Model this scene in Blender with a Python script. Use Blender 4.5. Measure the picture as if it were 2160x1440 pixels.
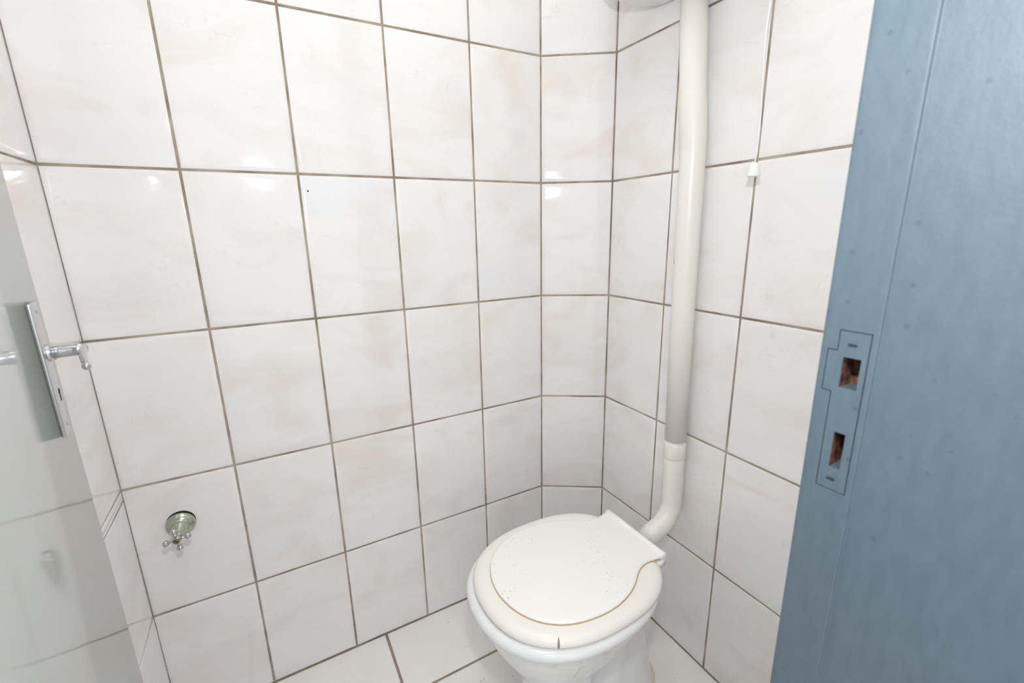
import bpy, bmesh, math, random
from mathutils import Matrix, Vector
random.seed(7)
for o in list(bpy.data.objects): bpy.data.objects.remove(o)
S = bpy.context.scene
COL = S.collection

# ------------------------------------------------------------------ camera
CAM = Vector((0.30574, -1.07409, 1.09677))
RR = Vector((0.873285, -0.486861, -0.018422))
DN = Vector((-0.133393, -0.202559, -0.970142))
FW = Vector((0.468593, 0.849668, -0.241836))
cd = bpy.data.cameras.new('camera'); cam = bpy.data.objects.new('camera', cd); COL.objects.link(cam)
M = Matrix.Identity(4)
for i in range(3):
    M[i][0] = RR[i]; M[i][1] = -DN[i]; M[i][2] = -FW[i]; M[i][3] = CAM[i]
cam.matrix_world = M
cd.sensor_width = 36.0; cd.lens = 15.787; cd.clip_start = 0.01; cd.clip_end = 50
cd.dof.use_dof = True; cd.dof.focus_distance = 1.15; cd.dof.aperture_fstop = 6.0
S.camera = cam

# ------------------------------------------------------------------ world, flash, exposure
w = bpy.data.worlds.new('world'); S.world = w; w.use_nodes = True
bg = w.node_tree.nodes['Background']; bg.inputs[0].default_value = (0.95, 0.97, 1.0, 1); bg.inputs[1].default_value = 1.25
fl = bpy.data.lights.new('camera_flash', 'POINT'); fl.energy = 10.3; fl.shadow_soft_size = 0.020; fl.color = (0.97, 0.985, 1.0)
flo = bpy.data.objects.new('camera_flash', fl); COL.objects.link(flo); flo.location = (0.355, -1.03, 1.325)
LAMP_STRENGTH = 10.5; HALL_FILL_STRENGTH = 12.0
S.view_settings.view_transform = 'Standard'; S.view_settings.look = 'None'
S.view_settings.exposure = 0.10; S.view_settings.gamma = 1.0; S.view_settings.use_curve_mapping = False

# ------------------------------------------------------------------ helpers
def lin(r, g, b):
    f = lambda c: (c/255/12.92) if c/255 <= .04045 else ((c/255+.055)/1.055)**2.4
    return (f(r), f(g), f(b), 1)

def mesh(name, verts, faces, smooth=False):
    me = bpy.data.meshes.new(name); me.from_pydata([tuple(v) for v in verts], [], faces); me.update()
    if smooth:
        for p in me.polygons: p.use_smooth = True
    return me

def link(name, me, mat=None, parent=None, mw=None):
    o = bpy.data.objects.new(name, me); COL.objects.link(o)
    if mat is not None and me is not None and len(me.materials) == 0: me.materials.append(mat)
    if mw is not None: o.matrix_world = mw
    if parent is not None:
        o.parent = parent; o.matrix_parent_inverse = Matrix.Identity(4)
        if mw is not None: o.matrix_basis = parent.matrix_basis.inverted() @ mw
    return o

def tag(o, label=None, cat=None, group=None, kind=None):
    if label: o['label'] = label
    if cat: o['category'] = cat
    if group: o['group'] = group
    if kind: o['kind'] = kind
    return o

def empty(name, loc):
    o = bpy.data.objects.new(name, None); COL.objects.link(o); o.empty_display_size = .05
    o.location = loc; return o

def boxv(x0, x1, y0, y1, z0, z1):
    v = [(x0,y0,z0),(x1,y0,z0),(x1,y1,z0),(x0,y1,z0),(x0,y0,z1),(x1,y0,z1),(x1,y1,z1),(x0,y1,z1)]
    f = [(0,3,2,1),(4,5,6,7),(0,1,5,4),(1,2,6,5),(2,3,7,6),(3,0,4,7)]
    return v, f

def box(name, dims, mat, parent=None, bevel=0, seg=2, mw=None):
    me = mesh(name, *boxv(*dims))
    if bevel:
        bm = bmesh.new(); bm.from_mesh(me)
        bmesh.ops.bevel(bm, geom=bm.edges[:], offset=bevel, segments=seg, affect='EDGES', profile=.5)
        for f in bm.faces: f.smooth = True
        bm.to_mesh(me); bm.free(); me.update()
    return link(name, me, mat, parent, mw)

def prism(poly, z0, z1):
    n = len(poly)
    v = [(x, y, z0) for x, y in poly] + [(x, y, z1) for x, y in poly]
    f = [tuple(range(n))[::-1], tuple(range(n, 2*n))] + [(i, (i+1) % n, n+(i+1) % n, n+i) for i in range(n)]
    return v, f

def fixn(me):
    bm = bmesh.new(); bm.from_mesh(me); bmesh.ops.recalc_face_normals(bm, faces=bm.faces[:]); bm.to_mesh(me); bm.free(); me.update()
    return me

def loft(rings, cap0=True, cap1=True, closed=True):
    n = len(rings[0]); v = [p for r in rings for p in r]; f = []
    for k in range(len(rings)-1):
        for i in range(n):
            j = (i+1) % n
            f.append((k*n+i, k*n+j, (k+1)*n+j, (k+1)*n+i))
    if cap0: f.append(tuple(range(n))[::-1])
    if cap1: f.append(tuple(range((len(rings)-1)*n, len(rings)*n)))
    return v, f

def tube(path, radii, n=20, caps=True, flat=None):
    """round tube along a path; flat=(a,b) stretches the section along the two frame axes"""
    P = [Vector(p) for p in path]; rings = []
    T0 = (P[1]-P[0]).normalized(); ref = Vector((0, 0, 1)) if abs(T0.z) < .9 else Vector((1, 0, 0))
    N = T0.cross(ref).normalized()
    for i, p in enumerate(P):
        T = (P[min(i+1, len(P)-1)]-P[max(i-1, 0)]).normalized()
        N = (N - T*N.dot(T)).normalized(); Bn = T.cross(N)
        r = radii[i] if isinstance(radii, (list, tuple)) else radii
        a, b = flat if flat else (1, 1)
        rings.append([tuple(p + N*(r*a*math.cos(2*math.pi*k/n)) + Bn*(r*b*math.sin(2*math.pi*k/n))) for k in range(n)])
    return loft(rings, caps, caps)

def lathe(prof, n=32):
    """profile of (radius, height) about local z"""
    rings = [[(r*math.cos(2*math.pi*k/n), r*math.sin(2*math.pi*k/n), h) for k in range(n)] for r, h in prof]
    return loft(rings)

def smesh(name, vf, sharp=None):
    me = fixn(mesh(name, *vf, smooth=True))
    if sharp:
        bm = bmesh.new(); bm.from_mesh(me)
        for e in bm.edges:
            if len(e.link_faces) == 2 and e.calc_face_angle(0) > math.radians(sharp): e.smooth = False
        bm.to_mesh(me); bm.free(); me.update()
    return me

def frame(origin, u, v, n):
    m = Matrix.Identity(4)
    for i in range(3): m[i][0], m[i][1], m[i][2], m[i][3] = u[i], v[i], n[i], origin[i]
    return m

# ------------------------------------------------------------------ materials
def new_mat(name):
    m = bpy.data.materials.new(name); m.use_nodes = True
    return m, m.node_tree.nodes, m.node_tree.links, m.node_tree.nodes['Principled BSDF']

def ramp(N, stops):
    r = N.new('ShaderNodeValToRGB'); e = r.color_ramp.elements
    while len(e) < len(stops): e.new(.5)
    for el, (p, c) in zip(e, stops): el.position = p; el.color = c
    return r

def plain(name, col, rough=.4, metal=0, bump=0, bscale=200, coat=0):
    m, N, L, b = new_mat(name)
    b.inputs['Base Color'].default_value = col; b.inputs['Roughness'].default_value = rough
    b.inputs['Metallic'].default_value = metal; b.inputs['Coat Weight'].default_value = coat
    if bump:
        t = N.new('ShaderNodeTexCoord'); n = N.new('ShaderNodeTexNoise'); n.inputs['Scale'].default_value = bscale
        n.inputs['Detail'].default_value = 4
        L.new(t.outputs['Object'], n.inputs['Vector'])
        bp = N.new('ShaderNodeBump'); bp.inputs['Strength'].default_value = bump; bp.inputs['Distance'].default_value = .001
        L.new(n.outputs['Fac'], bp.inputs['Height']); L.new(bp.outputs['Normal'], b.inputs['Normal'])
    return m

def tile_mat(name, base, blot, grey, amount=1.0, rough=.06):
    m, N, L, b = new_mat(name)
    tc = N.new('ShaderNodeTexCoord'); oi = N.new('ShaderNodeObjectInfo')
    mul = N.new('ShaderNodeVectorMath'); mul.operation = 'SCALE'; mul.inputs[0].default_value = (13.1, 7.7, 9.3)
    L.new(oi.outputs['Random'], mul.inputs['Scale'])
    add = N.new('ShaderNodeVectorMath'); add.operation = 'ADD'
    rot = N.new('ShaderNodeMapping'); rot.inputs['Rotation'].default_value = (0, 0, .7); rot.inputs['Scale'].default_value = (1.0, 1.7, 1)
    L.new(tc.outputs['Object'], rot.inputs['Vector']); L.new(rot.outputs['Vector'], add.inputs[0]); L.new(mul.outputs['Vector'], add.inputs[1])
    # warm clouds
    n1 = N.new('ShaderNodeTexNoise'); n1.inputs['Scale'].default_value = 5.5; n1.inputs['Detail'].default_value = 5; n1.inputs['Distortion'].default_value = .8
    L.new(add.outputs['Vector'], n1.inputs['Vector'])
    r1 = ramp(N, [(.47, (0,0,0,1)), (.72, (1,1,1,1))]); L.new(n1.outputs['Fac'], r1.inputs['Fac'])
    # cool pale clouds
    n2 = N.new('ShaderNodeTexNoise'); n2.inputs['Scale'].default_value = 4.0; n2.inputs['Detail'].default_value = 3
    ad2 = N.new('ShaderNodeVectorMath'); ad2.operation = 'ADD'; ad2.inputs[1].default_value = (5.2, 1.7, 3.3)
    L.new(add.outputs['Vector'], ad2.inputs[0]); L.new(ad2.outputs['Vector'], n2.inputs['Vector'])
    r2 = ramp(N, [(.48, (0,0,0,1)), (.68, (1,1,1,1))]); L.new(n2.outputs['Fac'], r2.inputs['Fac'])
    # fine veins: thin band of a distorted noise, only where clouds lie
    n3 = N.new('ShaderNodeTexNoise'); n3.inputs['Scale'].default_value = 9; n3.inputs['Detail'].default_value = 7; n3.inputs['Distortion'].default_value = 1.6
    L.new(add.outputs['Vector'], n3.inputs['Vector'])
    r3 = ramp(N, [(.488, (0,0,0,1)), (.5, (1,1,1,1)), (.512, (0,0,0,1))]); L.new(n3.outputs['Fac'], r3.inputs['Fac'])
    n4 = N.new('ShaderNodeTexNoise'); n4.inputs['Scale'].default_value = 7
    L.new(ad2.outputs['Vector'], n4.inputs['Vector'])
    r4 = ramp(N, [(.5, (0,0,0,1)), (.65, (1,1,1,1))]); L.new(n4.outputs['Fac'], r4.inputs['Fac'])
    vm = N.new('ShaderNodeMath'); vm.operation = 'MULTIPLY'; L.new(r3.outputs['Color'], vm.inputs[0]); L.new(r4.outputs['Color'], vm.inputs[1])
    def mix(a, c, fac, k):
        mm = N.new('ShaderNodeMath'); mm.operation = 'MULTIPLY'; mm.inputs[1].default_value = k; L.new(fac, mm.inputs[0])
        x = N.new('ShaderNodeMix'); x.data_type = 'RGBA'; L.new(mm.outputs[0], x.inputs['Factor'])
        if isinstance(a, tuple): x.inputs['A'].default_value = a
        else: L.new(a, x.inputs['A'])
        x.inputs['B'].default_value = c; return x.outputs['Result']
    c = mix(base, grey, r2.outputs['Color'], .8*amount)
    c = mix(c, blot, r1.outputs['Color'], .85*amount)
    c = mix(c, lin(186, 170, 156), vm.outputs[0], .2*amount)
    L.new(c, b.inputs['Base Color'])
    b.inputs['Roughness'].default_value = rough; b.inputs['IOR'].default_value = 1.5
    nb = N.new('ShaderNodeTexNoise'); nb.inputs['Scale'].default_value = 22; nb.inputs['Detail'].default_value = 2
    L.new(add.outputs['Vector'], nb.inputs['Vector'])
    bp = N.new('ShaderNodeBump'); bp.inputs['Strength'].default_value = .2; bp.inputs['Distance'].default_value = .0012
    L.new(nb.outputs['Fac'], bp.inputs['Height']); L.new(bp.outputs['Normal'], b.inputs['Normal'])
    return m

MT = tile_mat('wall_tile_glaze', lin(244, 242, 241), lin(236, 223, 213), lin(239, 239, 242), .8)

def grout_mat(name, c0, c1):
    m, N, L, b = new_mat(name)
    t = N.new('ShaderNodeTexCoord'); n = N.new('ShaderNodeTexNoise'); n.inputs['Scale'].default_value = 14; n.inputs['Detail'].default_value = 6
    L.new(t.outputs['Object'], n.inputs['Vector'])
    r = ramp(N, [(.35, c0), (.65, c1)]); L.new(n.outputs['Fac'], r.inputs['Fac']); L.new(r.outputs['Color'], b.inputs['Base Color'])
    b.inputs['Roughness'].default_value = .9
    return m
MG = grout_mat('wall_grout', lin(138, 124, 108), lin(186, 174, 158))
MGF = grout_mat('floor_grout', lin(140, 128, 112), lin(164, 152, 136))

def floor_mat():
    m, N, L, b = new_mat('floor_tile_stone')
    tc = N.new('ShaderNodeTexCoord'); g = N.new('ShaderNodeNewGeometry')
    n1 = N.new('ShaderNodeTexNoise'); n1.inputs['Scale'].default_value = 9; n1.inputs['Detail'].default_value = 5
    L.new(g.outputs['Position'], n1.inputs['Vector'])
    r1 = ramp(N, [(.35, lin(245, 241, 237)), (.7, lin(249, 246, 244))]); L.new(n1.outputs['Fac'], r1.inputs['Fac'])
    # speckles
    n2 = N.new('ShaderNodeTexVoronoi'); n2.inputs['Scale'].default_value = 75; L.new(g.outputs['Position'], n2.inputs['Vector'])
    r2 = ramp(N, [(.0, (1,1,1,1)), (.11, (1,1,1,1)), (.17, (0,0,0,1))]); L.new(n2.outputs['Distance'], r2.inputs['Fac'])
    n3 = N.new('ShaderNodeTexNoise'); n3.inputs['Scale'].default_value = 30; L.new(g.outputs['Position'], n3.inputs['Vector'])
    r3 = ramp(N, [(.58, (0,0,0,1)), (.68, (1,1,1,1))]); L.new(n3.outputs['Fac'], r3.inputs['Fac'])
    mm = N.new('ShaderNodeMath'); mm.operation = 'MULTIPLY'; L.new(r2.outputs['Color'], mm.inputs[0]); L.new(r3.outputs['Color'], mm.inputs[1])
    m2 = N.new('ShaderNodeMath'); m2.operation = 'MULTIPLY'; m2.inputs[1].default_value = .55; L.new(mm.outputs[0], m2.inputs[0])
    x = N.new('ShaderNodeMix'); x.data_type = 'RGBA'; L.new(m2.outputs[0], x.inputs['Factor']); L.new(r1.outputs['Color'], x.inputs['A'])
    x.inputs['B'].default_value = lin(150, 134, 118)
    L.new(x.outputs['Result'], b.inputs['Base Color']); b.inputs['Roughness'].default_value = .45
    bp = N.new('ShaderNodeBump'); bp.inputs['Strength'].default_value = .35; bp.inputs['Distance'].default_value = .0008
    nb = N.new('ShaderNodeTexNoise'); nb.inputs['Scale'].default_value = 220; L.new(g.outputs['Position'], nb.inputs['Vector'])
    L.new(nb.outputs['Fac'], bp.inputs['Height']); L.new(bp.outputs['Normal'], b.inputs['Normal'])
    return m
MF = floor_mat()
MW = plain('white_plaster', lin(240, 238, 234), .85)

def blue_mat(name, col, col2, streak):
    m, N, L, b = new_mat(name)
    g = N.new('ShaderNodeNewGeometry')
    mp = N.new('ShaderNodeMapping'); mp.inputs['Scale'].default_value = (1, 1, .35 if streak else .8)
    L.new(g.outputs['Position'], mp.inputs['Vector'])
    n1 = N.new('ShaderNodeTexNoise'); n1.inputs['Scale'].default_value = 130 if streak else 60; n1.inputs['Detail'].default_value = 6
    L.new(mp.outputs['Vector'], n1.inputs['Vector'])
    n2 = N.new('ShaderNodeTexNoise'); n2.inputs['Scale'].default_value = 260; n2.inputs['Detail'].default_value = 5; L.new(g.outputs['Position'], n2.inputs['Vector'])
    r = ramp(N, [(.3, col), (.7, col2)]); L.new(n1.outputs['Fac'], r.inputs['Fac'])
    # small dark knocks in the paint
    vo = N.new('ShaderNodeTexVoronoi'); vo.inputs['Scale'].default_value = 42; L.new(g.outputs['Position'], vo.inputs['Vector'])
    rv = ramp(N, [(.05, (1,1,1,1)), (.11, (0,0,0,1))]); L.new(vo.outputs['Distance'], rv.inputs['Fac'])
    x = N.new('ShaderNodeMix'); x.data_type = 'RGBA'; x.inputs['B'].default_value = lin(66, 82, 96)
    mm = N.new('ShaderNodeMath'); mm.operation = 'MULTIPLY'; mm.inputs[1].default_value = .42; L.new(rv.outputs['Color'], mm.inputs[0])
    L.new(mm.outputs[0], x.inputs['Factor']); L.new(r.outputs['Color'], x.inputs['A'])
    L.new(x.outputs['Result'], b.inputs['Base Color'])
    b.inputs['Roughness'].default_value = .5
    ad = N.new('ShaderNodeMath'); ad.operation = 'ADD'; L.new(n1.outputs['Fac'], ad.inputs[0]); L.new(n2.outputs['Fac'], ad.inputs[1])
    bp = N.new('ShaderNodeBump'); bp.inputs['Strength'].default_value = .24; bp.inputs['Distance'].default_value = .0010
    L.new(ad.outputs[0], bp.inputs['Height']); L.new(bp.outputs['Normal'], b.inputs['Normal'])
    return m
MB = blue_mat('blue_frame_paint', lin(95, 111, 123), lin(102, 118, 130), True)
def rust_mat():
    m, N, L, b = new_mat('rusty_recess')
    g = N.new('ShaderNodeNewGeometry'); n = N.new('ShaderNodeTexNoise'); n.inputs['Scale'].default_value = 180; n.inputs['Detail'].default_value = 5
    L.new(g.outputs['Position'], n.inputs['Vector'])
    r = ramp(N, [(.35, lin(58, 36, 24)), (.62, lin(140, 92, 66))]); L.new(n.outputs['Fac'], r.inputs['Fac'])
    L.new(r.outputs['Color'], b.inputs['Base Color']); b.inputs['Roughness'].default_value = .9
    return m
MR = rust_mat()
MGAP = plain('dark_gap', lin(44, 52, 60), .8)
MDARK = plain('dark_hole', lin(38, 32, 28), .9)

MDOOR = plain('grey_green_door_paint', lin(198, 203, 197), .09, bump=.05, bscale=40)
MALU = plain('brushed_aluminium', lin(205, 206, 208), .26, 1.0, bump=.06, bscale=300)
MCHR = plain('polished_chrome', lin(200, 198, 198), .06, 1.0)
MCHRG = plain('tarnished_green_chrome', lin(184, 191, 178), .24, 1.0, bump=.08, bscale=400)
MBRASS = plain('brass_screw', lin(176, 168, 130), .3, 1.0)
MCER = plain('white_ceramic', lin(240, 241, 242), .06, coat=.3)
MSEAT = plain('cream_seat_plastic', lin(248, 244, 238), .28)
MPIPE = plain('white_pipe_plastic', lin(241, 235, 229), .32)
MPIPE2 = plain('off_white_sleeve_plastic', lin(238, 232, 226), .36)
MCIS = plain('white_cistern_plastic', lin(240, 240, 238), .3)
MCORD = plain('white_cord', lin(245, 245, 245), .6)
MSTAIN = plain('yellow_brown_grime', lin(206, 182, 144), .8)
MSIL = plain('yellowed_sealant', lin(232, 219, 200), .7)

def lid_mat():
    m, N, L, b = new_mat('scratched_white_lid')
    g = N.new('ShaderNodeNewGeometry')
    vo = N.new('ShaderNodeTexVoronoi'); vo.inputs['Scale'].default_value = 95; L.new(g.outputs['Position'], vo.inputs['Vector'])
    rv = ramp(N, [(.10, (1,1,1,1)), (.22, (0,0,0,1))]); L.new(vo.outputs['Distance'], rv.inputs['Fac'])
    n = N.new('ShaderNodeTexNoise'); n.inputs['Scale'].default_value = 14; n.inputs['Detail'].default_value = 3; L.new(g.outputs['Position'], n.inputs['Vector'])
    rn = ramp(N, [(.52, (0,0,0,1)), (.62, (1,1,1,1))]); L.new(n.outputs['Fac'], rn.inputs['Fac'])
    mm = N.new('ShaderNodeMath'); mm.operation = 'MULTIPLY'; L.new(rv.outputs['Color'], mm.inputs[0]); L.new(rn.outputs['Color'], mm.inputs[1])
    m2 = N.new('ShaderNodeMath'); m2.operation = 'MULTIPLY'; m2.inputs[1].default_value = .6; L.new(mm.outputs[0], m2.inputs[0])
    x = N.new('ShaderNodeMix'); x.data_type = 'RGBA'; L.new(m2.outputs[0], x.inputs['Factor'])
    x.inputs['A'].default_value = lin(252, 250, 248); x.inputs['B'].default_value = lin(150, 152, 148)
    L.new(x.outputs['Result'], b.inputs['Base Color']); b.inputs['Roughness'].default_value = .35
    return m
MLID = lid_mat()

# ------------------------------------------------------------------ room shell
W, A = 0.2, 0.30408
XL = 0.0064                     # left wall face
C5 = (0.99678, 0.0); C6 = (1.1546, -0.1040)
XR = 1.1546                     # right wall face
YF = -0.878                     # room side of the door wall
ZF, ZC = 0.006, 2.42
GD = 0.0013                     # depth of the joints
J = 0.0046
XJ = 0.718                      # rebate face of the right jamb
XH = 0.128                      # rebate face of the left jamb
YB = -1.16                      # hall side of the door wall

def wall(name, poly, label, z0=0.0, z1=ZC, mat=MG):
    me = fixn(mesh(name, *prism(poly, z0, z1)))
    return tag(link(name, me, mat), label, 'wall', kind='structure')

wall_back = wall('wall_back', [(XL-GD, GD), (C5[0]+.001, GD), (1.03, .1), (-.1, .1)], 'long white tiled wall with the tap, running behind the toilet')
nch = Vector((-(C5[1]-C6[1]), -(C6[0]-C5[0]), 0)).normalized()      # into the room
cdir = Vector((C6[0]-C5[0], C6[1]-C5[1], 0)).normalized()
g5 = Vector((C5[0], C5[1], 0)) - nch*GD; g6 = Vector((C6[0], C6[1], 0)) - nch*GD
wall_corner = wall('wall_corner', [(g5.x, g5.y), (g6.x, g6.y), (1.26, -.13), (1.26, .1), (1.03, .1)], 'narrow slanted tiled wall across the room corner')
wall_right = wall('wall_right', [(XR+GD, C6[1]), (XR+GD, YF), (1.26, YF), (1.26, -.13)], 'white tiled wall behind the toilet and its flush pipe')
wall_left = wall('wall_left', [(XL-GD, GD), (-.1, .1), (-.1, YF), (XL-GD, YF)], 'white tiled side wall behind the open grey door')

floor = tag(link('floor', mesh('floor', *boxv(-.1, 1.26, YB, .1, -.06, ZF-.0018)), MGF), 'floor of pale speckled square tiles with wide brown joints', 'floor', kind='structure')
hall = tag(link('floor', mesh('hall_floor', *boxv(-1.6, 2.4, -3.2, YB, -.06, ZF)), plain('hall_floor', lin(214, 208, 200), .6)), 'plain floor of the hall outside the doorway', 'floor', kind='structure')
ceiling = tag(link('ceiling', mesh('ceiling', *boxv(-.1, 1.26, YB, .1, ZC, ZC+.05)), MW), 'plain white ceiling over the tiled room', 'ceiling', kind='structure')

hallc = tag(link('ceiling', mesh('hall_ceiling', *boxv(-1.6, 2.4, -3.2, YB, ZC, ZC+.05)), MW), 'plain white ceiling of the hall outside the doorway', 'ceiling', kind='structure')

# wall at the doorway (plaster), with the opening left free
def multi_box(lst):
    V, F = [], []
    for d in lst:
        v, f = boxv(*d); k = len(V); V += v; F += [tuple(i+k for i in q) for q in f]
    return V, F
wall_front = tag(link('wall_front', mesh('wall_front', *multi_box([
    (-.1, XH-.045, YB+.02, YF, 0, ZC), (XJ+.045, 1.26, YB+.02, YF, 0, ZC), (XH-.045, XJ+.045, YB+.02, YF, 2.03, ZC)])), MW),
    'plain plastered wall around the blue doorway', 'wall', kind='structure')

# ---- tiles: one shared mesh for each size
_tm = {}
def tile_mesh(w, h, mat, t=.0040, soft=.010):
    key = (round(w, 4), round(h, 4), mat.name)
    if key in _tm: return _tm[key]
    prof = [(0, -t), (0, -.0012), (.0005, -.00045), (.0014, -.00015), (soft, 0)]
    rings = []
    for ins, z in prof:
        a, b = w/2-ins, h/2-ins
        rings.append([(-a, -b, z), (a, -b, z), (a, b, z), (-a, b, z)])
    v, f = loft(rings, cap0=False)
    me = fixn(mesh('tile', v, f, smooth=True))
    # keep the outer skirt corners crisp
    me.materials.append(mat); _tm[key] = me
    return me
def put_tile(parent, origin, u, v, n, u0, u1, v0, v1, mat=MT):
    """tile covering [u0,u1] x [v0,v1] on the plane through origin; already reduced by the joints"""
    me = tile_mesh(u1-u0, v1-v0, mat)
    c = Vector(origin) + Vector(u)*((u0+u1)/2) + Vector(v)*((v0+v1)/2)
    # nobody lays tiles perfectly: hair's breadth of tilt
    n = Vector(n); uu = Vector(u); vv = Vector(v)
    a, b = random.gauss(0, .0016), random.gauss(0, .0016)
    n2 = (n + uu*a + vv*b).normalized(); u2 = (uu - n2*uu.dot(n2)).normalized(); v2 = n2.cross(u2)
    return link('tile', me, None, parent, frame(c, u2, v2, n2))
rows = [k*A for k in range(9)]
def vspan(k):
    lo = rows[k]+J/2 if k else ZF+.003
    hi = min(rows[k+1]-J/2, ZC-.002)
    return lo, hi
Z = Vector((0, 0, 1))
# back wall: u = +x, normal -y   (u x v = n:  x cross z = -y)
xs = [XL] + [W*i for i in range(1, 5)] + [C5[0]]
for i in range(5):
    for k in range(8):
        lo, hi = vspan(k)
        put_tile(wall_back, (0, 0, 0), (1, 0, 0), Z, (0, -1, 0), xs[i]+(J/2 if i else .0003), xs[i+1]-J/2, lo, hi)
# slanted corner wall
lc = math.hypot(C6[0]-C5[0], C6[1]-C5[1])
for k in range(8):
    lo, hi = vspan(k)
    put_tile(wall_corner, (C5[0], C5[1], 0), cdir, Z, nch, J/2-.0006, lc-J/2+.0006, lo, hi)
# right wall: u = -y, normal -x
ur = [0, W*1.003, W*2.02, W*3.03, -YF+C6[1]]
for i in range(4):
    for k in range(8):
        lo, hi = vspan(k)
        if ur[i+1]-ur[i] < .03: continue
        put_tile(wall_right, (XR, C6[1], 0), (0, -1, 0), Z, (-1, 0, 0), ur[i]+J/2, ur[i+1]-J/2, lo, hi)
# left wall: u = +y, normal +x ; a thin cut strip lies under the third joint
zl = [0, A, 2*A-.0225, 2*A, 3*A, 4*A, 5*A, 6*A, 7*A, ZC]
ul = [YF, -.8, -.6, -.4, -.2, -.0004]
for i in range(5):
    for k in range(9):
        lo = zl[k]+.0016 if k else ZF+.003
        put_tile(wall_left, (XL, 0, 0), (0, 1, 0), Z, (1, 0, 0), ul[i]+J/2, ul[i+1]-(J/2 if i < 4 else 0), lo, zl[k+1]-.0016)
# floor tiles
fy = [-.002, -.2, -.565, -.88, -1.159]
fx = [XL+.001, .148, .478, .808, 1.1538]
JF = .0068
for i in range(4):
    for k in range(4):
        x0 = fx[i]+(JF/2 if i else 0); x1 = fx[i+1]-(JF/2 if i < 3 else 0)
        y1 = fy[k]-(JF/2 if k else 0); y0 = fy[k+1]+JF/2
        if k == 3: x0, x1 = max(x0, XH+.02), min(x1, XJ-.02)
        if x1-x0 < .02:
            continue
        me = tile_mesh(x1-x0, y1-y0, MF, soft=.004)
        link('tile', me, None, floor, frame(((x0+x1)/2, (y0+y1)/2, ZF), (1, 0, 0), (0, 1, 0), (0, 0, 1)))

# ------------------------------------------------------------------ blue steel door frame
def fillet(poly, rad, seg=5):
    out = []
    n = len(poly)
    for i, (p, r) in enumerate(zip(poly, rad)):
        p = Vector(p); a = Vector(poly[i-1]); b = Vector(poly[(i+1) % n])
        if r <= 0: out.append(tuple(p)); continue
        d1 = (a-p).normalized(); d2 = (b-p).normalized()
        p1 = p+d1*r; p2 = p+d2*r
        for k in range(seg+1):
            t = k/seg; q = p1*(1-t)**2 + p*2*t*(1-t) + p2*t*t
            out.append(tuple(q))
    return out
STOP = -.003
YE, YS = -.8755, -.9166
def jamb_poly(sgn, xr):
    P = [(xr+sgn*.046, YE), (xr, YE), (xr, YS), (xr-sgn*STOP, YS), (xr-sgn*STOP, YB), (xr+sgn*.046, YB)]
    return fillet(P, [0, .0035, .0014, .0010, .006, 0])
trim = empty('trim_1', ((XJ+XH)/2, YE, 0)); tag(trim, 'blue painted steel door frame with a strike plate recess', 'door frame', kind='structure')
jr = smesh('jamb', prism(jamb_poly(1, XJ), 0, 2.0), 30); jr.materials.append(MB); jr.materials.append(MR)
jamb = link('jamb', jr, None, trim, Matrix.Identity(4))
tag(jamb, 'right blue jamb with the strike plate')
jl = smesh('jamb', prism(jamb_poly(-1, XH), 0, 2.0), 30); link('jamb', jl, MB, trim, Matrix.Identity(4))
head = [(YE, 2.046), (YE, 2.0), (YS, 2.0), (YS, 2.0-STOP), (YB, 2.0-STOP), (YB, 2.046)]
hv = [(XH+.0005-.046, y, z) for y, z in head]+[(XJ+.046, y, z) for y, z in head]; n = 6
hf = [tuple(range(n))[::-1], tuple(range(n, 2*n))]+[(i, (i+1) % n, n+(i+1) % n, n+i) for i in range(n)]
hv = [(x, y, z+.0005) for x, y, z in hv]
link('head_rail', fixn(mesh('head_rail', hv, hf)), MB, trim, Matrix.Identity(4))

# strike plate: recess cut into the jamb, plate let into it
PY0, PY1, PZ0, PZ1 = -.9115, -.8897, .8705, 1.011
LY, LZ0, LZ1 = -.8825, .9587, .9938
H1 = (-.9075, -.8943, .9633, .9897); H2 = (-.9055, -.8968, .8907, .9236)
def boolean_cut(o, cutters):
    for d in cutters:
        c = link('cutter', mesh('cutter', *boxv(*d)))
        md = o.modifiers.new('b', 'BOOLEAN'); md.operation = 'DIFFERENCE'; md.solver = 'EXACT'; md.object = c
        bpy.context.view_layer.update()
        dg = bpy.context.evaluated_depsgraph_get()
        nm = bpy.data.meshes.new_from_object(o.evaluated_get(dg))
        o.modifiers.clear(); old = o.data; o.data = nm
        bpy.data.objects.remove(c)
gp = .0008
boolean_cut(jamb, [(XJ-.001, XJ+.0016, PY0-gp, PY1+gp, PZ0-gp, PZ1+gp),
                   (XJ-.001, XJ+.0016, PY1-.001, LY+gp, LZ0-gp, LZ1+gp),
                   (XJ-.001, XJ+.022, H1[0]-.001, H1[1]+.001, H1[2]-.001, H1[3]+.001),
                   (XJ-.001, XJ+.022, H2[0]-.001, H2[1]+.001, H2[2]-.001, H2[3]+.001)])
jme = jamb.data
while len(jme.materials) < 2: jme.materials.append(MR)
jme.materials[0] = MB; jme.materials[1] = MR
jme.materials.append(MGAP)
for p in jme.polygons:
    c = p.center
    if PZ0-.002 < c.z < PZ1+.002 and XJ+.0004 < c.x < XJ+.03 and -.914 < c.y < LY+.002 and YS < c.y < YE-.003:
        p.material_index = (0 if p.normal.z > .6 else 1) if c.x > XJ+.002 else 2
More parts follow.
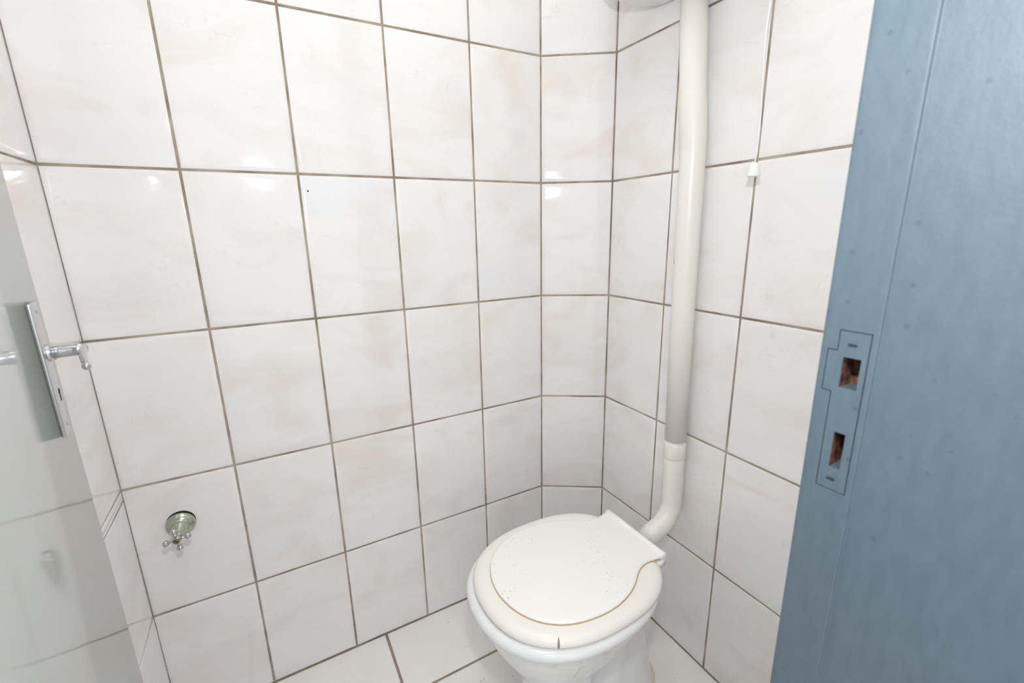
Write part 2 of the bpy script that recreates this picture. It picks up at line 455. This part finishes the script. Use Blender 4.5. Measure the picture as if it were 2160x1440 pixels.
# the plate itself (grid of cells with two windows and a lip)
def plate_mesh():
    ys = sorted({PY0, PY1, LY, H1[0], H1[1], H2[0], H2[1]}); zs = sorted({PZ0, PZ1, LZ0, LZ1, H1[2], H1[3], H2[2], H2[3]})
    bm = bmesh.new(); vm = {}
    def V(y, z):
        if (y, z) not in vm: vm[(y, z)] = bm.verts.new((XJ-.0004, y, z))
        return vm[(y, z)]
    for i in range(len(ys)-1):
        for k in range(len(zs)-1):
            cy, cz = (ys[i]+ys[i+1])/2, (zs[k]+zs[k+1])/2
            inside = PY0 < cy < PY1 and PZ0 < cz < PZ1
            lip = cy > PY1 and LZ0 < cz < LZ1
            hole = any(h[0] < cy < h[1] and h[2] < cz < h[3] for h in (H1, H2))
            if (inside or lip) and not hole:
                bm.faces.new([V(ys[i], zs[k]), V(ys[i], zs[k+1]), V(ys[i+1], zs[k+1]), V(ys[i+1], zs[k])])
    r = bmesh.ops.extrude_face_region(bm, geom=bm.faces[:])
    for v in r['geom']:
        if isinstance(v, bmesh.types.BMVert): v.co.x += .0015
    bmesh.ops.recalc_face_normals(bm, faces=bm.faces[:])
    me = bpy.data.meshes.new('strike_plate'); bm.to_mesh(me); bm.free(); return me
plate = link('strike_plate', plate_mesh(), MB, trim, Matrix.Identity(4))
tag(plate, 'blue painted strike plate with two rusty slots')
for zc in (1.001, .881):
    v, f = lathe([(.0001, 0), (.0042, 0), (.0042, .0010), (.0035, .0017), (.0001, .0018)], 20)
    s = link('screw', smesh('screw', (v, f), 40), MB, plate, frame((XJ-.0004, -.9002, zc), (0, 1, 0), (0, 0, -1), (-1, 0, 0)))
    box('screw_slot', (XJ-.00235, XJ-.0010, -.9002-.0030, -.9002+.0030, zc-.0005, zc+.0005), MGAP, plate)

# ------------------------------------------------------------------ grey door, open against the left wall
phi = math.radians(-8.0)
dd = Vector((math.sin(phi), math.cos(phi), 0)); dn = Vector((math.cos(phi), -math.sin(phi), 0))
E0 = Vector((0.0600, -0.3029, 0))                     # lower end of the free edge on the face
DL = .567; DT = .036
Hd = E0 - dd*DL
door = empty('door_1', (Hd.x, Hd.y, ZF)); door.rotation_euler = (0, 0, -phi); tag(door, 'glossy grey-green door standing open at the left edge', 'door', kind='structure')
door.matrix_basis = frame((Hd.x, Hd.y, ZF), dn, dd, Z)     # local x = out of the face, y = towards the free edge
DM = door.matrix_basis.copy()
def dpart(name, me, mat, parent=door): return link(name, me, mat, parent, DM if parent is door else DM)
leaf = box('leaf', (-DT, 0, 0, DL, .008, 1.985), MDOOR, None, bevel=.0015); leaf.parent = door
for k, zc in enumerate((.22, 1.75)):
    h = link('hinge', smesh('hinge', lathe([(.0001, -.045), (.0075, -.045), (.0075, .045), (.0001, .045)], 16), 40), MALU, door)
    h.matrix_basis = Matrix.Translation((-.004, -.009, zc))
# handle plate
ZH = .9635-ZF
yh = DL-.047
pl = box('handle_plate', (0, .0044, DL-.070, DL-.025, .862-ZF, 1.025-ZF), MALU, None, bevel=.0018, seg=3); pl.parent = door
pl['label'] = 'worn aluminium handle plate'
def on_plate(name, prof, y, z, mat, n=18):
    o = link(name, smesh(name, lathe(prof, n), 40), mat, pl)
    o.matrix_basis = frame((.0044, y, z), (0, 1, 0), (0, 0, 1), (1, 0, 0)); return o
for zz in (1.014-ZF, .873-ZF):
    on_plate('screw', [(.0001, 0), (.0034, 0), (.0028, .0008), (.0001, .001)], yh, zz, MALU)
on_plate('keyhole', [(.0001, 0), (.0042, 0), (.0042, .0002), (.0001, .0003)], yh, .915-ZF, MDARK)
box('keyhole', (.0043, .0047, yh-.0018, yh+.0018, .903-ZF, .915-ZF), MDARK, pl)
on_plate('collar', [(.0001, 0), (.0105, 0), (.0102, .002), (.0085, .003), (.0001, .003)], yh, ZH, MALU, 24)
lev = link('lever_handle', smesh('lever_handle', tube([(.005, yh, ZH), (.015, yh, ZH), (.026, yh, ZH), (.032, yh-.001, ZH), (.0355, yh-.004, ZH)], [.0076, .0074, .0074, .0074, .0066], 20)), MALU, door)
gr = [(.0350, yh+.001, ZH), (.0365, yh-.008, ZH+.001), (.0375, yh-.03, ZH), (.0405, yh-.055, ZH-.002), (.0440, yh-.075, ZH-.004), (.0455, yh-.084, ZH-.005)]
link('grip', smesh('grip', tube(gr, [.0048, .0062, .0060, .0056, .0052, .0030], 18, flat=(.62, 1.0))), MCHR, lev)
link('grip_end', smesh('grip_end', tube([(.0448, yh-.080, ZH-.005), (.0452, yh-.082, ZH-.005), (.0457, yh-.0855, ZH-.005), (.0460, yh-.088, ZH-.005)], [.002, .0042, .0042, .0012], 16)), MCHR, lev)

# ------------------------------------------------------------------ stop tap on the back wall
VX, VZ = .0873, .5045
tap = empty('wall_tap', (VX, 0, VZ)); tag(tap, 'small chrome stop tap with a four-armed cross handle', 'tap')
TM = frame((0, 0, 0), (1, 0, 0), (0, 0, 1), (0, -1, 0))
def tpart(name, vf, mat, loc=(0, 0, 0), sharp=40, parent=tap):
    o = link(name, smesh(name, vf, sharp), mat, parent); o.matrix_basis = Matrix.Translation(loc) @ TM; return o
o = tpart('pipe_hole_shade', lathe([(.0001, 0), (.0262, 0), (.0262, .0009), (.0001, .0010)], 32), MDARK, (.0008, -.0002, .0030))  # flat dark disc: shade of the hole gap behind the flange, put in as colour
o['label'] = 'dark disc painting the shaded hole gap above the flange'
fl_ = tpart('flange', lathe([(.0001, .0005), (.0265, .0005), (.0268, .002), (.0262, .005), (.0235, .0095), (.0190, .0130), (.0160, .0150), (.0155, .0170), (.0001, .0170)], 48), MCHRG, (0, -.0012, 0), 60)
tpart('bonnet', lathe([(.0001, .016), (.0150, .016), (.0152, .0185), (.0140, .022), (.0118, .027), (.0095, .033), (.0068, .036), (.0062, .044), (.0085, .046), (.0085, .050), (.0055, .053), (.0055, .058), (.0001, .058)], 36), MCHRG)
hub = tpart('cross_handle', lathe([(.0001, .054), (.0062, .054), (.0078, .057), (.0078, .063), (.0062, .066), (.0001, .066)], 28), MCHR)
for k, ang in enumerate((97, 7, 187, 277)):
    a = math.radians(ang); ux, uz = math.cos(a), math.sin(a)
    v, f = tube([(ux*.004, -.060, uz*.004), (ux*.009, -.060, uz*.009), (ux*.014, -.060, uz*.014)], [.0034, .0025, .0028], 12)
    arm = link('arm', smesh('arm', (v, f)), MCHR, hub); arm.parent = hub; arm.matrix_basis = hub.matrix_basis.inverted()
    bm = bmesh.new(); bmesh.ops.create_uvsphere(bm, u_segments=20, v_segments=12, radius=.0062)
    bmesh.ops.translate(bm, verts=bm.verts[:], vec=(ux*.0188, -.060, uz*.0188))
    for q in bm.faces: q.smooth = True
    me = bpy.data.meshes.new('ball'); bm.to_mesh(me); bm.free()
    bo = link('ball', me, MCHR, hub); bo.matrix_basis = hub.matrix_basis.inverted()
sc = tpart('screw', lathe([(.0001, .0655), (.0050, .0655), (.0048, .0668), (.0001, .0670)], 24), MBRASS)
so = link('screw_slot', mesh('screw_slot', *boxv(-.0040, .0040, -.0673, -.0669, -.0006, .0006)), MDARK, sc)
so.matrix_basis = sc.matrix_basis.inverted() @ Matrix.Rotation(math.radians(40), 4, 'Y')

# ------------------------------------------------------------------ toilet
TY = -.398
toilet = empty('toilet', (.86, TY, ZF)); tag(toilet, 'white ceramic toilet with a closed scratched lid', 'toilet')
TI = Matrix.Translation((-.86, -TY, -ZF))
def tl(name, me, mat, parent=toilet):
    o = link(name, me, mat, parent); o.matrix_basis = (Matrix.Translation((-.86, -TY, -ZF)) if parent is toilet else Matrix.Identity(4)); return o
def egg(xc, af, ab, b, z, nf=2.2, nb=2.3, n=72, inset=0.0):
    out = []
    for k in range(n):
        t = 2*math.pi*k/n; c, s = math.cos(t), math.sin(t)
        e = nf if c < 0 else nb; a = (af if c < 0 else ab)-inset; bb = b-inset
        x = math.copysign(abs(c)**(2/e)*a, c); y = math.copysign(abs(s)**(2/e)*bb, s)
        out.append((xc+x, TY+y, z))
    return out
# bowl: rim, basin and front stem
B = [egg(.79, .150, .150, .130, .350), egg(.79, .186, .190, .164, .3655), egg(.79, .199, .204, .176, .3650),
     egg(.79, .2055, .210, .1815, .359), egg(.79, .206, .210, .182, .354), egg(.79, .2045, .209, .1805, .348),
     egg(.79, .199, .206, .175, .343), egg(.79, .193, .202, .169, .337), egg(.79, .189, .198, .165, .328), egg(.79, .186, .192, .162, .314),
     egg(.79, .177, .180, .153, .290), egg(.79, .164, .160, .141, .262), egg(.79, .147, .132, .124, .230),
     egg(.79, .127, .100, .106, .198), egg(.79, .110, .078, .090, .168), egg(.79, .100, .066, .080, .140),
     egg(.79, .094, .062, .075, .110), egg(.79, .093, .062, .075, .070), egg(.79, .098, .075, .082, .030), egg(.79, .104, .095, .090, ZF+.0005)]
v1, f1 = loft(B)
# rear pedestal with flared foot
def ped(xc, a, b, z): return egg(xc, a, a, b, z, 2.4, 2.6)
P2 = [ped(.935, .070, .085, .330), ped(.935, .075, .080, .28), ped(.935, .078, .074, .22), ped(.935, .084, .070, .16), ped(.935, .091, .071, .11),
      ped(.932, .100, .075, .07), ped(.928, .112, .083, .035), ped(.925, .120, .090, .015), ped(.925, .122, .092, ZF+.0005)]
v2, f2 = loft(P2)
# inlet horn at the back
v3, f3 = tube([(.955, TY, .318), (.985, TY, .322), (1.02, TY, .340), (1.034, TY, .348)], [.040, .036, .033, .030], 28)
V, F = [], []
for v, f in ((v1, f1), (v2, f2), (v3, f3)):
    k = len(V); V += v; F += [tuple(i+k for i in q) for q in f]
bowl = tl('bowl', smesh('bowl', (V, F), 50), MCER); bowl['label'] = 'white ceramic bowl on a flared foot'
def outline_ring(zs): pass
# sealant bead around the foot
rs = [[(x, y, z) for x, y, z in ped(.925, .122+d, .092+d, ZF+h)] for d, h in ((-.002, .005), (.003, .003), (.006, .0003))]
tl('sealant_bead', smesh('sealant_bead', loft(rs, False, False)), MSIL)
# seat ring
def seat(z, ins): return egg(.797, .197, .205, .174, z, 2.25, 2.6, 96, ins)
R_ = [seat(.3655, .052), seat(.3655, .008), seat(.3680, .0022), seat(.3720, 0), seat(.3765, .0006), seat(.3810, .0038), seat(.3848, .0095), seat(.3868, .017), seat(.3872, .026), seat(.3868, .044), seat(.3830, .052), seat(.3655, .052)]
ring = tl('seat_ring', smesh('seat_ring', loft(R_, False, False)), MSEAT); ring['label'] = 'cream plastic seat ring, slightly yellowed'
# cracked dark notch at the front of the seat
ki = min(range(96), key=lambda i: abs(seat(.38, 0)[i][0]-.684)+(9 if seat(.38, 0)[i][1] > TY else 0))
cv, cf = tube([seat(.3853, .0105)[ki], seat(.3835, .0072)[ki], seat(.3808, .0037)[ki], seat(.3765, .0010)[ki], seat(.3725, .0003)[ki]], [.0004, .0012, .0018, .0022, .0020], 8)
ck = tl('crack', smesh('crack', (cv, cf)), plain('dark_crack', lin(150, 148, 140), .8))
# lid
lidx = [.636, .6375, .642, .650, .662, .680, .705, .735, .770, .800, .830, .862, .888, .908, .926, .944, .960, .976, .990, 1.002]
lidw = [.0, .020, .042, .064, .085, .106, .124, .1365, .1430, .1445, .1415, .1325, .1200, .1065, .0950, .0890, .0880, .0900, .0925, .0935]
def lid_outline(z, ins):
    cx, sx = .815, 1.0
    top = []
    n = len(lidx)
    pts = [(lidx[i], -lidw[i]) for i in range(n)] + [(lidx[i], lidw[i]) for i in range(n-1, 0, -1)]
    # smooth spline through the table, straight along the hinge edge
    raw = pts; nr = len(raw); pts = []
    for i in range(nr):
        p0, p1, p2, p3 = (Vector(raw[(i+k-1) % nr]) for k in range(4))
        if i == n-1: pts.append(tuple(p1)); continue          # hinge edge
        if i == n-2: p3 = p2+(p2-p1)
        if i == n: p0 = p1-(p2-p1)
        for k in range(4):
            t = k/4
            q = .5*((2*p1)+(p2-p0)*t+(2*p0-5*p1+4*p2-p3)*t*t+(3*p1-p0-3*p2+p3)*t**3)
            pts.append((q.x, q.y))
    out = []
    m = len(pts)
    for i in range(m):
        p = Vector(pts[i]); a = Vector(pts[i-1]); b = Vector(pts[(i+1) % m])
        t = (b-a).normalized(); nrm = Vector((t.y, -t.x))       # outward for this winding
        q = p - nrm*ins
        out.append((q.x, TY+q.y, z))
    return out
LZ = .3874
L_ = [lid_outline(LZ, .003), lid_outline(LZ+.0012, .0006), lid_outline(LZ+.0030, 0), lid_outline(LZ+.0050, .0008), lid_outline(LZ+.0063, .0030), lid_outline(LZ+.0068, .0070)]
lid = tl('lid', smesh('lid', loft(L_)), MLID); lid['label'] = 'white plastic lid with grey scratches'
st = [lid_outline(LZ+.0001, .0025), lid_outline(LZ+.0003, -.0006), lid_outline(LZ-.0006, -.0011)]
tl('grime_line', smesh('grime_line', loft(st, False, False)), MSTAIN)
# rolled hinge edge and brackets
v, f = tube([(1.000, TY-.0940, .3895), (1.000, TY-.0930, .3895), (1.000, TY-.05, .3895), (1.000, TY+.05, .3895), (1.000, TY+.0930, .3895), (1.000, TY+.0940, .3895)], [.0075, .0090, .0090, .0090, .0090, .0075], 24)
tl('hinge_barrel', smesh('hinge_barrel', (v, f)), MLID)
for s in (-1, 1):
    y = TY+s*.086
    hb = mesh('hinge_bracket', [(.972, y-.011, .3660), (1.004, y-.011, .3660), (1.010, y-.009, .386), (.985, y-.009, .386),
                                (.972, y+.011, .3660), (1.004, y+.011, .3660), (1.010, y+.009, .386), (.985, y+.009, .386)],
              [(0,1,2,3), (7,6,5,4), (0,4,5,1), (1,5,6,2), (2,6,7,3), (3,7,4,0)])
    fixn(hb); bm = bmesh.new(); bm.from_mesh(hb); bmesh.ops.bevel(bm, geom=bm.edges[:], offset=.003, segments=2, affect='EDGES')
    for q in bm.faces: q.smooth = True
    bm.to_mesh(hb); bm.free()
    tl('hinge_bracket', hb, MSEAT)

# ------------------------------------------------------------------ flush pipe
pipe = empty('flush_pipe', (1.118, TY, .32)); tag(pipe, 'white plastic flush pipe running down the tiled wall to the toilet', 'pipe')
def pp(name, vf, mat, parent=pipe, sharp=None):
    o = link(name, smesh(name, vf, sharp), mat, parent)
    o.matrix_basis = Matrix.Translation((-1.118, -TY, -.32)) if parent is pipe else Matrix.Identity(4); return o
PX = 1.1246
up = [(PX, -.3575, 1.5625), (PX, -.3660, 1.45), (PX, -.3725, 1.36), (PX, -.3755, 1.335), (PX, -.3790, 1.305), (PX, -.3825, 1.27), (PX, -.3838, 1.24), (PX, -.3845, 1.20), (PX, -.3862, 1.05), (PX, -.3885, .90), (PX, -.3945, .60)]
pp('pipe_run', tube(up, [.0265, .0265, .0262, .0262, .0262, .0262, .0260, .0258, .0255, .0253, .0250], 36), MPIPE)
pp('sleeve', tube([(PX, -.3730, 1.352), (PX, -.3740, 1.348), (PX, -.3768, 1.325), (PX, -.3810, 1.285), (PX, -.3832, 1.258), (PX, -.3836, 1.250)], [.0264, .0271, .0269, .0266, .0264, .02615], 36, caps=False), MPIPE2)
lo = [(PX, -.3945, .605), (PX, -.3960, .53), (PX, -.3970, .47), (PX, -.3972, .445)]
cx, cz, rr = PX-.066, .440, .066
for k in range(1, 11):
    a = math.radians(62)*k/10
    lo.append((cx+rr*math.cos(a), -.3972-.004*k/10, cz-rr*math.sin(a)))
ex, ez = lo[-1][0], lo[-1][2]
tx, tz = -math.sin(math.radians(62)), -math.cos(math.radians(62))
lo += [(ex+tx*.03, TY, ez+tz*.03), (ex+tx*.061, TY, ez+tz*.061)]
pp('pipe_elbow', tube(lo, .0238, 36), MPIPE)
pp('collar', tube([(PX, -.3946, .592), (PX, -.3946, .590), (PX, -.3950, .575), (PX, -.3954, .556), (PX, -.3955, .554)], [.0250, .0257, .0255, .0257, .0248], 36), MPIPE)
mk = link('paint_chip', mesh('paint_chip', *boxv(-.0006, .0006, -.0012, .0012, -.006, .006)), plain('chip_brown', lin(140, 110, 80), .8), pipe)
mk.matrix_basis = Matrix.Translation((-1.118, -TY, -.32)) @ Matrix.Translation((PX-.0205, -.3725, 1.022)) @ Matrix.Rotation(math.radians(-35), 4, 'Z')

# ------------------------------------------------------------------ high cistern and its pull cord
cis = empty('cistern', (1.06, -.36, 1.58)); tag(cis, 'white high-level cistern peeking in at the top edge', 'cistern')
def rrect(x0, x1, y0, y1, r, z, seg=8):
    out = []
    for cx_, cy_, a0 in ((x1-r, y1-r, 0), (x0+r, y1-r, 90), (x0+r, y0+r, 180), (x1-r, y0+r, 270)):
        for k in range(seg+1):
            a = math.radians(a0+90*k/seg); out.append((cx_+r*math.cos(a), cy_+r*math.sin(a), z))
    return out
x0, x1, y0, y1, zb = 1.005, XR-.001, -.531, -.176, 1.562
CR = [rrect(x0+i*.95, x1-j, y0+i, y1-i, min(.060-i*.3, (x1-j-x0-i*.95)*.45), zb+h) for i, j, h in ((.088, .010, 0), (.058, .004, .003), (.034, .001, .010), (.016, .0, .022), (.005, .0, .040), (.0, .0, .065), (-.004, .0, .30))]
cb = link('tank', smesh('tank', loft(CR), 60), MCIS, cis); cb.matrix_basis = Matrix.Translation((-1.06, .36, -1.58))
CL = [rrect(x0-.010+i, x1, y0-.003+i, y1+.003-i, .055, zb+h) for i, h in ((0, .300), (0, .322), (.006, .330), (.02, .333))]
o = link('cistern_lid', smesh('cistern_lid', loft(CL), 60), MCIS, cis); o.matrix_basis = cb.matrix_basis
o = link('lever', smesh('lever', tube([(1.10, -.525, 1.80), (1.10, -.538, 1.80), (1.10, -.5455, 1.797), (1.10, -.548, 1.788), (1.10, -.548, 1.772)], .004, 10)), MALU, cis); o.matrix_basis = cb.matrix_basis

cord = empty('pull_cord', (1.10, -.541, 1.181)); tag(cord, 'thin white pull cord with a small bell-shaped grip', 'pull cord')
cpath = [(1.10, -.548, 1.7705), (1.10, -.5475, 1.70), (1.10, -.546, 1.60), (1.10, -.5425, 1.52), (1.10, -.5395, 1.455), (1.10, -.5370, 1.41), (1.10, -.5370, 1.38), (1.10, -.5395, 1.34), (1.10, -.5415, 1.30), (1.10, -.5432, 1.255), (1.10, -.5428, 1.222), (1.10, -.5410, 1.203)]
o = link('cord', smesh('cord', tube(cpath, .0017, 8)), MCORD, cord); o.matrix_basis = Matrix.Translation((-1.10, .541, -1.181))
link('grip', smesh('grip', lathe([(.0001, 0), (.0112, 0), (.0116, .0008), (.0110, .003), (.0092, .012), (.0082, .0205), (.0065, .0228), (.0001, .0235)], 28), 50), MCORD, cord)

# ------------------------------------------------------------------ ceiling lamp of the room (above the frame), added fill lamp in the hall
def ceiling_lamp(loc, label, strength, col):
    lamp = empty('ceiling_lamp', loc); tag(lamp, label, 'lamp')
    link('base', smesh('base', lathe([(.0001, -.03), (.15, -.03), (.15, -.001), (.0001, -.001)], 40), 40), MCIS, lamp)
    mo, No, Lo, bo = new_mat('lit_opal_glass'); bo.inputs['Base Color'].default_value = (.9, .9, .9, 1)
    bo.inputs['Emission Color'].default_value = col; bo.inputs['Emission Strength'].default_value = strength
    link('opal_shade', smesh('opal_shade', lathe([(.16, -.028), (.168, -.05), (.155, -.08), (.12, -.105), (.06, -.12), (.001, -.124)], 40)), mo, lamp)
ceiling_lamp((.55, -.50, ZC), 'round opal ceiling lamp above the toilet', LAMP_STRENGTH, (1.0, .99, .98, 1))
ceiling_lamp((-.10, -1.75, ZC), 'unseen round opal lamp added in the hall as fill light', HALL_FILL_STRENGTH, (1.0, .99, .98, 1))  # unseen lamp, added to send frontal fill through the doorway

# small drill hole in one tile of the long wall
dh = link('drill_hole', smesh('drill_hole', lathe([(.0001, 0), (.0017, 0), (.0014, .0003), (.0001, .0003)], 12)), MDARK, wall_back)
dh.matrix_basis = frame((.4155, -.0001, 1.183), (1, 0, 0), (0, 0, 1), (0, -1, 0))
